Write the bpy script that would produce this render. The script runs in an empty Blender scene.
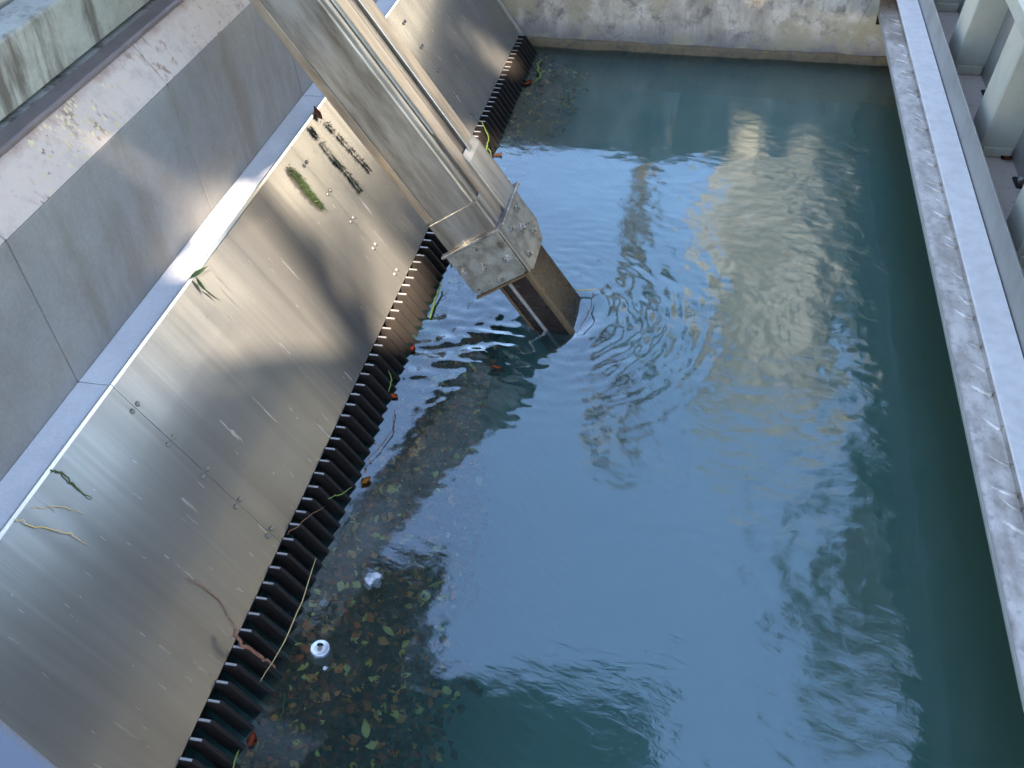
import bpy, bmesh, math, random
from mathutils import Vector, Matrix, noise
random.seed(7)
R = math.radians
sc = bpy.context.scene
COL = sc.collection

# ------------------------------------------------------------------ camera
H = 2.6
cam = bpy.data.cameras.new('camera'); camo = bpy.data.objects.new('camera', cam); COL.objects.link(camo)
CX = Vector((0.982, -0.106, 0.156)); CY = Vector((0.187, 0.641, -0.744)); CZ = Vector((-0.021, 0.760, 0.650))
m = Matrix((CX, CY, CZ))                      # rows: world axes in camera coordinates
m = m.to_quaternion().to_matrix().to_4x4(); m.translation = (0, 0, H)
camo.matrix_world = m
cam.sensor_width = 36; cam.lens = 36 * 1026 / 1024; cam.clip_end = 2000; cam.clip_start = .02
sc.camera = camo

# ------------------------------------------------------------------ light
SUN_EL, SUN_AZ = R(48), R(173)                # azimuth measured from +Y clockwise: behind the camera
sunv = Vector((math.sin(SUN_AZ) * math.cos(SUN_EL), math.cos(SUN_AZ) * math.cos(SUN_EL), math.sin(SUN_EL)))
w = bpy.data.worlds.new('World'); sc.world = w; w.use_nodes = True
nt = w.node_tree; bg = nt.nodes['Background']
sky = nt.nodes.new('ShaderNodeTexSky'); sky.sky_type = 'NISHITA'; sky.sun_disc = False
sky.sun_elevation = SUN_EL; sky.sun_rotation = SUN_AZ; sky.air_density = 1.0; sky.dust_density = .2; sky.ozone_density = 4.5
nt.links.new(sky.outputs[0], bg.inputs[0]); bg.inputs[1].default_value = .15
sl = bpy.data.lights.new('sun', 'SUN'); sl.energy = 5.0; sl.angle = R(.5); sl.color = (1, .96, .90)
so = bpy.data.objects.new('sun', sl); COL.objects.link(so); so.rotation_euler = (-sunv).to_track_quat('-Z', 'Y').to_euler()
sc.view_settings.view_transform = 'Standard'; sc.view_settings.look = 'None'
sc.view_settings.use_white_balance = True; sc.view_settings.white_balance_temperature = 8000; sc.view_settings.white_balance_tint = 12   # camera set for open shade
sc.view_settings.exposure = 3.0; sc.view_settings.gamma = 1
sc.cycles.use_denoising = True
sc.cycles.max_bounces = 10; sc.cycles.volume_bounces = 4; sc.cycles.transparent_max_bounces = 12

# ------------------------------------------------------------------ helpers
def tag(o, label=None, cat=None, group=None, kind=None):
    if label: o['label'] = label
    if cat: o['category'] = cat
    if group: o['group'] = group
    if kind: o['kind'] = kind
    return o

def empty(name, loc=(0, 0, 0)):
    o = bpy.data.objects.new(name, None); COL.objects.link(o); o.location = loc; o.empty_display_size = .1
    return o

def build(name, bm, mat, parent=None, smooth=False, bevel=0, origin=None):
    if origin is None:
        vs = [v.co for v in bm.verts]
        lo = Vector([min(v[i] for v in vs) for i in range(3)]); hi = Vector([max(v[i] for v in vs) for i in range(3)])
        origin = Vector(((lo.x + hi.x) / 2, (lo.y + hi.y) / 2, lo.z))
    origin = Vector(origin)
    bmesh.ops.translate(bm, verts=bm.verts, vec=-origin)
    bmesh.ops.recalc_face_normals(bm, faces=bm.faces)
    me = bpy.data.meshes.new(name); bm.to_mesh(me); bm.free()
    o = bpy.data.objects.new(name, me); COL.objects.link(o); o.location = origin
    if parent is not None:
        o.parent = parent; o.location = origin - parent_world(parent)
    if mat: me.materials.append(mat)
    if smooth:
        for p in me.polygons: p.use_smooth = True
    if bevel:
        b = o.modifiers.new('bevel', 'BEVEL'); b.width = bevel; b.segments = 2; b.limit_method = 'ANGLE'
    return o

def parent_world(p):
    v = Vector(p.location)
    while p.parent is not None:
        p = p.parent; v += Vector(p.location)
    return v

def box(bm, lo, hi, M=None):
    vs = [bm.verts.new((x, y, z)) for x in (lo[0], hi[0]) for y in (lo[1], hi[1]) for z in (lo[2], hi[2])]
    if M is not None:
        for v in vs: v.co = M @ v.co
    for f in ((0, 1, 3, 2), (4, 6, 7, 5), (0, 4, 5, 1), (2, 3, 7, 6), (0, 2, 6, 4), (1, 5, 7, 3)):
        bm.faces.new([vs[i] for i in f])
    return vs

def prism(bm, prof, y0, y1, M=None, ny=1):
    """closed profile in (x, z) extruded along y"""
    rings = []
    for k in range(ny + 1):
        y = y0 + (y1 - y0) * k / ny
        rings.append([bm.verts.new((x, y, z)) for x, z in prof])
    n = len(prof)
    for a, b in zip(rings, rings[1:]):
        for i in range(n): bm.faces.new((a[i], a[(i + 1) % n], b[(i + 1) % n], b[i]))
    bm.faces.new(rings[0]); bm.faces.new(rings[-1][::-1])
    if M is not None:
        for r in rings:
            for v in r: v.co = M @ v.co

def cyl(bm, a, b, r0, r1=None, seg=10, cap=True):
    a, b = Vector(a), Vector(b); r1 = r0 if r1 is None else r1
    d = (b - a).normalized(); u = d.orthogonal().normalized(); v = d.cross(u)
    A = [bm.verts.new(a + (u * math.cos(t) + v * math.sin(t)) * r0) for t in [2 * math.pi * i / seg for i in range(seg)]]
    B = [bm.verts.new(b + (u * math.cos(t) + v * math.sin(t)) * r1) for t in [2 * math.pi * i / seg for i in range(seg)]]
    for i in range(seg): bm.faces.new((A[i], A[(i + 1) % seg], B[(i + 1) % seg], B[i]))
    if cap: bm.faces.new(A[::-1]); bm.faces.new(B)

def tube(bm, pts, r, seg=6, taper=None):
    pts = [Vector(p) for p in pts]; rings = []
    for i, p in enumerate(pts):
        d = (pts[min(i + 1, len(pts) - 1)] - pts[max(i - 1, 0)]).normalized()
        u = d.cross(Vector((.13, .31, .94))).normalized(); v = d.cross(u)
        rr = r * (taper(i / (len(pts) - 1)) if taper else 1)
        rings.append([bm.verts.new(p + (u * math.cos(t) + v * math.sin(t)) * rr) for t in [2 * math.pi * k / seg for k in range(seg)]])
    for a, b in zip(rings, rings[1:]):
        for k in range(seg): bm.faces.new((a[k], a[(k + 1) % seg], b[(k + 1) % seg], b[k]))
    bm.faces.new(rings[0][::-1]); bm.faces.new(rings[-1])

# ------------------------------------------------------------------ material helper
class MT:
    def __init__(s, name):
        s.m = bpy.data.materials.new(name); s.m.use_nodes = True; s.t = s.m.node_tree; s.t.nodes.clear()
        s.out = s.n('ShaderNodeOutputMaterial'); s.co = s.n('ShaderNodeTexCoord').outputs['Object']
    def n(s, typ, **kw):
        nd = s.t.nodes.new(typ)
        for k, v in kw.items(): setattr(nd, k, v)
        return nd
    def l(s, a, b): s.t.links.new(a, b)
    def world(s):
        s.co = s.n('ShaderNodeNewGeometry').outputs['Position']; return s
    def mapped(s, scale=(1, 1, 1), rot=(0, 0, 0), loc=(0, 0, 0)):
        r_ = s.n('ShaderNodeMapping'); s.l(s.co, r_.inputs[0]); r_.inputs['Rotation'].default_value = rot
        nd = s.n('ShaderNodeMapping'); s.l(r_.outputs[0], nd.inputs[0])
        nd.inputs['Scale'].default_value = scale; nd.inputs['Location'].default_value = loc
        return nd.outputs[0]
    def noise(s, scale, detail=4, rough=.55, co=None, dist=0):
        nd = s.n('ShaderNodeTexNoise'); s.l(co or s.co, nd.inputs['Vector'])
        nd.inputs['Scale'].default_value = scale; nd.inputs['Detail'].default_value = detail
        nd.inputs['Roughness'].default_value = rough; nd.inputs['Distortion'].default_value = dist
        return nd.outputs['Fac']
    def ramp(s, fac, stops):
        nd = s.n('ShaderNodeValToRGB'); s.l(fac, nd.inputs[0]); e = nd.color_ramp.elements
        while len(e) < len(stops): e.new(.5)
        for el, (p, c) in zip(e, stops):
            el.position = p; el.color = (c, c, c, 1) if isinstance(c, (int, float)) else (*c, 1)
        return nd.outputs[0]
    def mix(s, fac, a, b, mode='MIX'):
        nd = s.n('ShaderNodeMix', data_type='RGBA', blend_type=mode)
        for sock, v in ((nd.inputs[0], fac), (nd.inputs[6], a), (nd.inputs[7], b)):
            if isinstance(v, (int, float)): sock.default_value = v
            elif isinstance(v, tuple): sock.default_value = (*v, 1)
            else: s.l(v, sock)
        return nd.outputs[2]
    def math(s, op, a, b=0):
        nd = s.n('ShaderNodeMath', operation=op)
        for sock, v in ((nd.inputs[0], a), (nd.inputs[1], b)):
            if isinstance(v, (int, float)): sock.default_value = v
            else: s.l(v, sock)
        return nd.outputs[0]
    def bump(s, h, strength=.3, dist=.01, normal=None):
        nd = s.n('ShaderNodeBump'); s.l(h, nd.inputs['Height']); nd.inputs['Strength'].default_value = strength
        nd.inputs['Distance'].default_value = dist
        if normal: s.l(normal, nd.inputs['Normal'])
        return nd.outputs[0]
    def pbr(s, color, rough=.7, metal=0, normal=None, **kw):
        p = s.n('ShaderNodeBsdfPrincipled')
        for k, v in dict(**{'Base Color': color, 'Roughness': rough, 'Metallic': metal, 'Normal': normal}, **kw).items():
            if v is None: continue
            if isinstance(v, (int, float)): p.inputs[k].default_value = v
            elif isinstance(v, tuple): p.inputs[k].default_value = (*v, 1) if len(v) == 3 and k.endswith('Color') else v
            else: s.l(v, p.inputs[k])
        s.l(p.outputs[0], s.out.inputs[0]); return p

def concrete(name, base, dark, stain, scale=1.0, stainamt=.45, bumpamt=.35, drip=True, rough=.85):
    t = MT(name).world()
    big = t.noise(1.6 * scale, 5, .6); med = t.noise(9 * scale, 6, .65); fine = t.noise(90, 3, .6)
    c = t.mix(t.ramp(big, [(.35, 0), (.65, 1)]), dark, base)
    if drip:
        dr = t.noise(1, 6, .65, t.mapped((5 * scale, 5 * scale, 1.1 * scale)))
        c = t.mix(t.math('MULTIPLY', t.ramp(dr, [(.5, 0), (.62, 1)]), stainamt), c, stain)
    c = t.mix(t.ramp(med, [(.3, .35), (.55, 0)]), c, stain)
    c = t.mix(.18, c, t.mix(fine, (0, 0, 0), (1, 1, 1)), 'OVERLAY')
    b = t.bump(t.math('ADD', t.math('MULTIPLY', med, 1.2), t.math('MULTIPLY', fine, .35)), bumpamt, .006)
    t.pbr(c, rough, 0, b); return t

M = {}
# smooth bluish grey wall panels with a chalky bevel, pitted and rust flecked
t = concrete('panel_grey', (.235, .225, .21), (.175, .17, .165), (.14, .115, .09), .9, .55, .2, rough=.6); M['panel'] = t.m
t = concrete('ledge_grey', (.60, .59, .585), (.52, .51, .505), (.42, .40, .38), .8, .3, .1, rough=.5); M['ledge'] = t.m  # ledge made lighter than the wall: skylight on its flat top, put into the colour
t = MT('bevel_panel').world()
big = t.noise(2, 5, .6); med = t.noise(14, 6, .7); fine = t.noise(120, 3, .6)
c = t.mix(big, (.40, .325, .28), (.50, .41, .35))
spots = t.ramp(t.noise(38, 3, .5), [(.64, 0), (.70, 1)])
c = t.mix(t.math('MULTIPLY', spots, t.ramp(t.noise(3, 3), [(.42, 0), (.6, .8)])), c, (.17, .09, .06))
c = t.mix(t.ramp(med, [(.3, .5), (.5, 0)]), c, (.26, .22, .20))
sep = t.n('ShaderNodeSeparateXYZ'); t.l(t.co, sep.inputs[0])
hz = t.math('ADD', sep.outputs[2], t.math('MULTIPLY', t.noise(14, 5, .7), .09))
c = t.mix(t.ramp(t.math('SUBTRACT', hz, 1.0), [(.325, 0), (.36, .75)]), c, (.17, .09, .07))
rs = t.math('MULTIPLY', t.ramp(t.noise(1, 5, .7, t.mapped((30, 30, 9))), [(.54, 0), (.62, .8)]), t.ramp(t.noise(2.2, 3), [(.45, 0), (.58, 1)]))
c = t.mix(rs, c, (.20, .11, .07))
t.pbr(c, .85, 0, t.bump(t.math('ADD', med, fine), .25, .004)); M['bevel'] = t.m
t = concrete('beam_concrete', (.34, .34, .29), (.22, .22, .19), (.10, .088, .07), 1.4, 1.0, .4); M['beamc'] = t.m
# back wall: pale, soot-stained, brown at the waterline
t = MT('stained_concrete').world()
big = t.noise(2.2, 6, .65, dist=.4); med = t.noise(11, 7, .7); fine = t.noise(90, 3, .6)
dr = t.noise(1, 6, .6, t.mapped((7, 7, 1.3)))
c = t.mix(t.ramp(big, [(.38, 0), (.6, 1)]), (.20, .175, .145), (.44, .39, .32))
c = t.mix(t.ramp(dr, [(.42, 0), (.6, .75)]), c, (.55, .50, .43))
c = t.mix(t.ramp(med, [(.34, .8), (.5, 0)]), c, (.10, .09, .08))
sep = t.n('ShaderNodeSeparateXYZ'); t.l(t.co, sep.inputs[0])
zz = t.math('ADD', sep.outputs[2], t.math('MULTIPLY', t.noise(5, 5, .6), .10))
c = t.mix(t.ramp(zz, [(.10, .95), (.235, 0)]), c, (.17, .155, .15))
c = t.mix(t.math('MULTIPLY', t.ramp(t.noise(6, 4), [(.5, 0), (.62, .8)]), t.ramp(zz, [(.03, 0), (.1, 1)])), c, (.32, .28, .19))
v = t.n('ShaderNodeTexVoronoi', feature='DISTANCE_TO_EDGE'); v.inputs['Scale'].default_value = 3.1
t.l(t.mix(.12, t.co, t.noise(6, 4), 'ADD'), v.inputs['Vector'])
crk = t.math('MULTIPLY', t.ramp(v.outputs['Distance'], [(.0, .6), (.008, 0)]), t.ramp(t.noise(1.7, 3), [(.5, 0), (.6, 1)]))
c = t.mix(crk, c, (.07, .065, .06))
t.pbr(c, .9, 0, t.bump(t.math('ADD', t.math('MULTIPLY', med, 2), fine), .6, .012)); M['backwall'] = t.m
t = MT('algae_concrete').world()
c = t.mix(t.noise(8, 5, .7), (.04, .026, .012), (.19, .125, .055)); c = t.mix(t.ramp(t.noise(22, 4), [(.5, 0), (.65, .8)]), c, (.05, .045, .03))
t.pbr(c, .6, 0, t.bump(t.noise(40, 5), .6, .01)); M['algae'] = t.m

def steel(name, base, rough, streak=(60, 60, 1), metal=1, dirt=(.2, .18, .15), dirtamt=.3, aniso=0, bumpk=.05, rot=(0, 0, 0), dscale=4):
    t = MT(name).world()
    st = t.noise(1, 5, .6, t.mapped(streak, rot)); cl = t.noise(dscale, 6, .6) if rot == (0, 0, 0) else t.noise(1, 6, .65, t.mapped((dscale * .35, dscale * 2.2, dscale * 2.2), rot))
    c = t.mix(st, tuple(x * .82 for x in base), base)
    c = t.mix(t.ramp(cl, [(.42, 0), (.72, dirtamt)]), c, dirt)
    r = t.math('ADD', t.math('MULTIPLY', t.math('ADD', st, cl), .22), rough - .2)
    t.pbr(c, r, metal, t.bump(st, bumpk, .004)); return t
# brushed stainless sheet: streaks run down the slope (world rotated by the 56 degree slope)
t = MT('brushed_stainless').world()
rot = (0, R(-56), 0)
st = t.noise(1, 6, .65, t.mapped((1.2, 70, 70), rot)); st2 = t.noise(1, 3, .5, t.mapped((.7, 11, 11), rot)); cl = t.noise(5, 6, .6)
c = t.mix(st, (.165, .156, .142), (.275, .262, .24))
c = t.mix(t.ramp(st2, [(.40, 0), (.66, .6)]), c, (.13, .125, .115))
sp = t.ramp(t.noise(1, 3, .5, t.mapped((7, 60, 60), rot)), [(.69, 0), (.73, 1)])
lw = t.ramp(t.noise(1.3, 2), [(.45, 0), (.6, .7)])
c = t.mix(t.math('MULTIPLY', t.math('MULTIPLY', sp, lw), .6), c, (.6, .6, .57))
r = t.math('ADD', t.math('MULTIPLY', st2, .14), t.math('ADD', .12, t.math('MULTIPLY', sp, .2)))
r = t.math('ADD', r, t.math('MULTIPLY', cl, .08))
t.pbr(c, r, .68, t.bump(t.math('ADD', st, t.math('MULTIPLY', cl, 1.5)), .05, .004)); M['plate'] = t.m
M['plate_edge'] = steel('sheet_edge', (.75, .73, .68), .35, dirtamt=.1).m
M['arm'] = steel('weathered_stainless', (.37, .35, .315), .38, (1.5, 60, 60), .75, (.085, .065, .045), .95, rot=rot, dscale=5, bumpk=.12).m
M['arm_tan'] = steel('dull_tan_steel', (.38, .305, .23), .42, (1.5, 60, 60), .65, (.10, .07, .045), .95, rot=rot, dscale=6, bumpk=.12).m
M['collar'] = steel('greasy_cast_plate', (.34, .335, .29), .42, (9, 9, 9), .6, (.09, .07, .05), 1.0, dscale=16, bumpk=.25).m
M['bolt'] = steel('bolt_steel', (.58, .56, .51), .28, (30, 30, 30), .9, (.06, .045, .03), 1.0, dscale=30).m
M['screw'] = steel('sheet_screw', (.20, .19, .17), .45, (30, 30, 30), .6, (.1, .08, .06), .6, dscale=40).m
M['rust'] = steel('wet_rusty_steel', (.036, .022, .016), .24, (20, 60, 60), .25, (.022, .015, .012), .95, dscale=14, bumpk=.12).m
M['ochre'] = steel('rusty_edge', (.12, .075, .036), .5, (4, 20, 20), .2, (.10, .06, .03), .7, dscale=30).m
M['bar'] = steel('dark_rack_iron', (.016, .0125, .0105), .7, (40, 40, 4), .0, (.013, .011, .010), .8, dscale=9, bumpk=.3).m
for n_ in M['bar'].node_tree.nodes:
    if n_.type == 'BSDF_PRINCIPLED': n_.inputs['Specular IOR Level'].default_value = .18
M['bar_tip'] = steel('worn_bar_tip', (.55, .5, .46), .4, (30, 30, 30), .7, (.2, .14, .1), .5, dscale=30).m
M['galv'] = steel('galvanised_steel', (.46, .44, .37), .5, (12, 12, 2), .35, (.27, .27, .23), .6, dscale=6, bumpk=.08).m
M['galv_dull'] = steel('galvanised_plate', (.34, .325, .295), .42, (10, 2, 6), .5, (.20, .19, .18), .6, dscale=6, bumpk=.08).m
M['flange'] = steel('bright_galvanised_flange', (.72, .67, .63), .65, (14, 3, 14), .1, (.50, .45, .42), .6, dscale=20, bumpk=.05).m
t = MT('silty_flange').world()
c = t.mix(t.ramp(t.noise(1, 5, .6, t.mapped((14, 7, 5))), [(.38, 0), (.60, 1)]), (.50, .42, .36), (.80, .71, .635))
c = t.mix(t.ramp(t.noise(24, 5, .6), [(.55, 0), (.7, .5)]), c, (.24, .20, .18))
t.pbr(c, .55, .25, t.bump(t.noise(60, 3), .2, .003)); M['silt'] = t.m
M['web'] = steel('channel_web', (.60, .56, .53), .16, (4, 30, 30), .95, (.25, .22, .2), .5, dscale=8).m
t = MT('pink_silt_floor').world()
c = t.mix(t.noise(5, 5, .6), (.42, .33, .28), (.55, .45, .39)); c = t.mix(t.ramp(t.noise(30, 4), [(.58, 0), (.7, .5)]), c, (.2, .17, .14))
t.pbr(c, .85, 0, t.bump(t.noise(70, 4), .3, .003)); M['pinkfloor'] = t.m
M['brownrail'] = steel('brown_gutter', (.20, .165, .16), .5, (20, 1.2, 20), .3, (.11, .085, .075), .7, dscale=6).m
M['darksteel'] = steel('dark_painted_steel', (.115, .125, .15), .5, (8, 8, 8), .1, (.08, .08, .09), .5, dscale=8).m
t = MT('black_gap').world(); t.pbr((.008, .008, .008), .9); M['black'] = t.m  # near-black that puts the shade of holes and the intake into colour
M['paleface'] = steel('pale_yellow_weld', (.47, .46, .37), .6, (14, 14, 14), .1, (.30, .28, .2), .7, dscale=14).m

# ------------------------------------------------------------------ setting: water, floor, ground
TH = R(56); SX, SZ = math.cos(TH), -math.sin(TH); NX, NZ = math.sin(TH), math.cos(TH)
def sn(s, n, y):      # point from slope coordinates: s down the slope, n outward
    return Vector((s * SX + n * NX, y, s * SZ + n * NZ))
SM = Matrix(((SX, 0, NX, 0), (0, 1, 0, 0), (SZ, 0, NZ, 0), (0, 0, 0, 1)))   # (s, y, n) -> world

AX, AY = -.50, 3.46       # where the arm enters the water
def wave(x, y):
    p = Vector((x, y, 0))
    d = math.hypot(x - AX, y - AY)
    # current drifts from the far right towards the rack; sharper chop on the right and in the wake
    chop = .45 + .9 * max(0, min(1, (x + .35) / .6)) * max(0, min(1, (y - .8) / 1.5))
    z = .0028 * noise.noise(Vector((x * 3.1, y * 2.1, 3.3)))
    z += .0014 * chop * noise.noise(Vector((x * 8 + y * 2, y * 7.5 - x * 2, 7)))
    z += .0008 * chop * noise.noise(Vector((x * 15 + y * 4, y * 22, 1)))
    z += .00045 * chop * noise.noise(Vector((x * 46, y * 40, 5)))
    # ripples thrown by the arm
    ang = math.atan2(y - AY, x - AX)
    lee = .35 + .65 * max(0, math.cos(ang + .35))
    z += .0026 * math.exp(-d / .22) * math.sin(d * 75 + 5 * noise.noise(p * 6)) * lee * min(1, d / .08)
    z += .0026 * math.exp(-abs(d - .4) / .3) * noise.noise(Vector((d * 40, ang * 5, 0)))
    wk = math.exp(-((y - (AY - .28)) / .22) ** 2) * max(0, min(1, (AX + .05 - x) / .1)) if x < AX + .05 else 0
    z += .010 * wk * noise.noise(Vector((x * 8, y * 20, 2)))
    z += .0022 * math.exp(-((x + .78) / .2) ** 2) * math.exp(-((y - 3.3) / .7) ** 2) * noise.noise(Vector((x * 30, y * 26, 9)))
    # bow ridge
    z += .005 * math.exp(-((d - .2) / .05) ** 2) * max(0, math.cos(ang - .1)) - .014 * math.exp(-(d / .16) ** 2)
    return z
bm = bmesh.new()
x0, x1, y0, y1 = -1.75, 1.30, .1, 6.245
nx, ny = 230, 440
g = [[bm.verts.new((x0 + (x1 - x0) * i / nx, y0 + (y1 - y0) * j / ny, 0)) for i in range(nx + 1)] for j in range(ny + 1)]
for r_ in g:
    for v in r_: v.co.z = wave(v.co.x, v.co.y)
for j in range(ny):
    for i in range(nx): bm.faces.new((g[j][i], g[j][i + 1], g[j + 1][i + 1], g[j + 1][i]))
rim = g[0][:] + [g[j][nx] for j in range(1, ny + 1)] + [g[ny][i] for i in range(nx - 1, -1, -1)] + [g[j][0] for j in range(ny - 1, 0, -1)]
low = [bm.verts.new((v.co.x, v.co.y, -2.2)) for v in rim]
for i in range(len(rim)):
    k = (i + 1) % len(rim); bm.faces.new((rim[i], low[i], low[k], rim[k]))
bm.faces.new(low[::-1])
t = MT('murky_teal_water').world()
n1 = t.noise(1, 4, .6, t.mapped((15, 31, 20), (0, 0, .25)), dist=.6); n2 = t.noise(1, 4, .6, t.mapped((38, 95, 60), (0, 0, -.15)), dist=.4)
sp_w = t.n('ShaderNodeSeparateXYZ'); t.l(t.co, sp_w.inputs[0])
side = t.ramp(t.math('ADD', sp_w.outputs[0], .75), [(.35, .28), (1.0, 1)])
patch = t.math('MULTIPLY', t.ramp(t.noise(1.1, 3), [(.35, .35), (.65, 1)]), side)
nrm = t.bump(t.math('MULTIPLY', t.math('ADD', n1, t.math('MULTIPLY', n2, .22)), patch), .55, .0030)
fr = t.n('ShaderNodeFresnel'); fr.inputs['IOR'].default_value = 2.05; t.l(nrm, fr.inputs['Normal'])
gl = t.n('ShaderNodeBsdfGlossy'); gl.inputs['Roughness'].default_value = 0; t.l(nrm, gl.inputs['Normal']); gl.inputs['Color'].default_value = (.84, .94, 1, 1)
df = t.n('ShaderNodeBsdfDiffuse'); df.inputs['Color'].default_value = (.035, .17, .14, 1)
tr = t.n('ShaderNodeBsdfTransparent'); tr.inputs['Color'].default_value = (.90, .95, .94, 1)
m1 = t.n('ShaderNodeMixShader'); m1.inputs[0].default_value = .045; t.l(tr.outputs[0], m1.inputs[1]); t.l(df.outputs[0], m1.inputs[2])
m2 = t.n('ShaderNodeMixShader'); t.l(fr.outputs[0], m2.inputs[0]); t.l(m1.outputs[0], m2.inputs[1]); t.l(gl.outputs[0], m2.inputs[2])
t.l(m2.outputs[0], t.out.inputs[0])
va = t.n('ShaderNodeVolumePrincipled'); va.inputs['Color'].default_value = (.44, .84, .78, 1); va.inputs['Density'].default_value = 1.7
t.l(va.outputs[0], t.out.inputs['Volume'])
wo = build('water', bm, t.m, smooth=True, origin=(0, 0, 0)); wo['kind'] = 'structure'

t = MT('teal_silt').world(); c = t.mix(t.noise(2, 5), (.12, .32, .30), (.17, .40, .37)); t.pbr(c, .9); M['silted'] = t.m  # floor tinted teal in place of light scattered back by the deep water
bm = bmesh.new()
NXf, NYf = 40, 60
gf = [[bm.verts.new((-2 + 3.6 * i / NXf, 0 + 6.3 * j / NYf, -1.05 + .08 * noise.noise(Vector((i * .3, j * .3, 0))))) for i in range(NXf + 1)] for j in range(NYf + 1)]
for j in range(NYf):
    for i in range(NXf): bm.faces.new((gf[j][i], gf[j][i + 1], gf[j + 1][i + 1], gf[j + 1][i]))
o = build('basin_floor', bm, M['silted'], smooth=True); o['kind'] = 'structure'

t = MT('grass_ground').world(); c = t.mix(t.noise(1.2, 6, .7), (.05, .07, .025), (.14, .13, .07)); c = t.mix(t.ramp(t.noise(.15, 4), [(.45, 0), (.6, .8)]), c, (.25, .22, .17)); t.pbr(c, .95, 0, t.bump(t.noise(20, 5), .5, .03)); M['ground'] = t.m
bm = bmesh.new()
def quad(bm, a, b, c_, d): bm.faces.new([bm.verts.new(p) for p in (a, b, c_, d)])
F = 900
quad(bm, (-F, 6.9, .60), (.93, 6.9, .60), (.93, 7.7, .60), (-F, 7.7, .60))
quad(bm, (-F, 7.7, .60), (F, 7.7, .60), (F, F, .60), (-F, F, .60))
quad(bm, (2.1, -F, .60), (F, -F, .60), (F, 7.7, .60), (2.1, 7.7, .60))
quad(bm, (-F, -F, .60), (-3.2, -F, .60), (-3.2, 6.9, .60), (-F, 6.9, .60))
quad(bm, (-3.2, -F, .60), (2.1, -F, .60), (2.1, -1.2, .60), (-3.2, -1.2, .60))
o = build('ground', bm, M['ground'], origin=(0, 0, .6)); o['kind'] = 'structure'

# ------------------------------------------------------------------ back wall
bw = empty('concrete_wall', (0, 6.25, 0)); tag(bw, 'pale stained concrete wall closing the far end of the pool, brown algae at its foot', 'wall')
bm = bmesh.new()
nxw, nzw = 120, 44
def wv(x, z):
    return 6.25 + .010 * noise.noise(Vector((x * 2.5, z * 3, 1))) + .006 * noise.noise(Vector((x * 9, z * 9, 4)))
gw = [[bm.verts.new((-2.0 + 3.67 * i / nxw, wv(-2 + 3.67 * i / nxw, -1.2 + 1.92 * j / nzw), -1.2 + 1.92 * j / nzw)) for i in range(nxw + 1)] for j in range(nzw + 1)]
for j in range(nzw):
    for i in range(nxw):
        if gw[j][i].co.x > .935 and gw[j + 1][i].co.z > .28: continue
        bm.faces.new((gw[j][i], gw[j][i + 1], gw[j + 1][i + 1], gw[j + 1][i]))
top = gw[-1]; back = [bm.verts.new((v.co.x, 6.9, v.co.z)) for v in top]
for i in range(nxw):
    if top[i].co.x <= .935: bm.faces.new((top[i], top[i + 1], back[i + 1], back[i]))
lowb = [bm.verts.new((v.co.x, 6.9, -1.2)) for v in top]
for i in range(nxw):
    if top[i].co.x <= .935: bm.faces.new((back[i], back[i + 1], lowb[i + 1], lowb[i]))
for v in [v for v in bm.verts if not v.link_faces]: bm.verts.remove(v)
build('wall_face', bm, M['backwall'], bw, smooth=False)
bm = bmesh.new()   # rough step at the waterline
ring = []
for k in range(121):
    x = -1.3 + 2.9 * k / 120
    d = .016 + .010 * noise.noise(Vector((x * 6, 0, 2))); h = .052 + .012 * noise.noise(Vector((x * 5, 3, 2)))
    ring.append([bm.verts.new((x, 6.248 - d, -.25)), bm.verts.new((x, 6.248 - d * 1.1, h * .75)), bm.verts.new((x, 6.248 - d * .4, h)), bm.verts.new((x, 6.27, h + .004)), bm.verts.new((x, 6.27, -.25))])
for a, b in zip(ring, ring[1:]):
    for i in range(5): bm.faces.new((a[i], a[(i + 1) % 5], b[(i + 1) % 5], b[i]))
bm.faces.new(ring[0]); bm.faces.new(ring[-1][::-1])
build('algae_step', bm, M['algae'], bw, smooth=True)

# ------------------------------------------------------------------ left wall: precast panels with ledge, battered face and bevel
lw = empty('channel_wall', (-1.75, 3, .70)); tag(lw, 'smooth blue grey wall with chalky slope and pale foot ledge above the sloping steel plates', 'wall')
EDG = [-.87, .08, 1.03, 1.98, 2.94, 3.90, 4.85, 5.80, 6.24]
for a, b in zip(EDG, EDG[1:]):
    bm = bmesh.new(); prism(bm, [(-1.698, .62), (-1.698, .7005), (-1.748, 1.176), (-2.10, 1.176), (-2.10, .62)], a + .0015, b - .0015)
    p = build('wall_panel', bm, M['panel'], lw, bevel=.003)
    bm = bmesh.new(); prism(bm, [(-1.7485, 1.177), (-1.835, 1.305), (-2.10, 1.305), (-2.10, 1.177)], a + .0015, b - .0015)
    build('sloped_cap', bm, M['bevel'], p, bevel=.003)
    bm = bmesh.new(); box(bm, (-1.697, a + .0015, .62), (-1.585, b - .0015, .7015)); build('ledge', bm, M['ledge'], p, bevel=.002)
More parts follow.
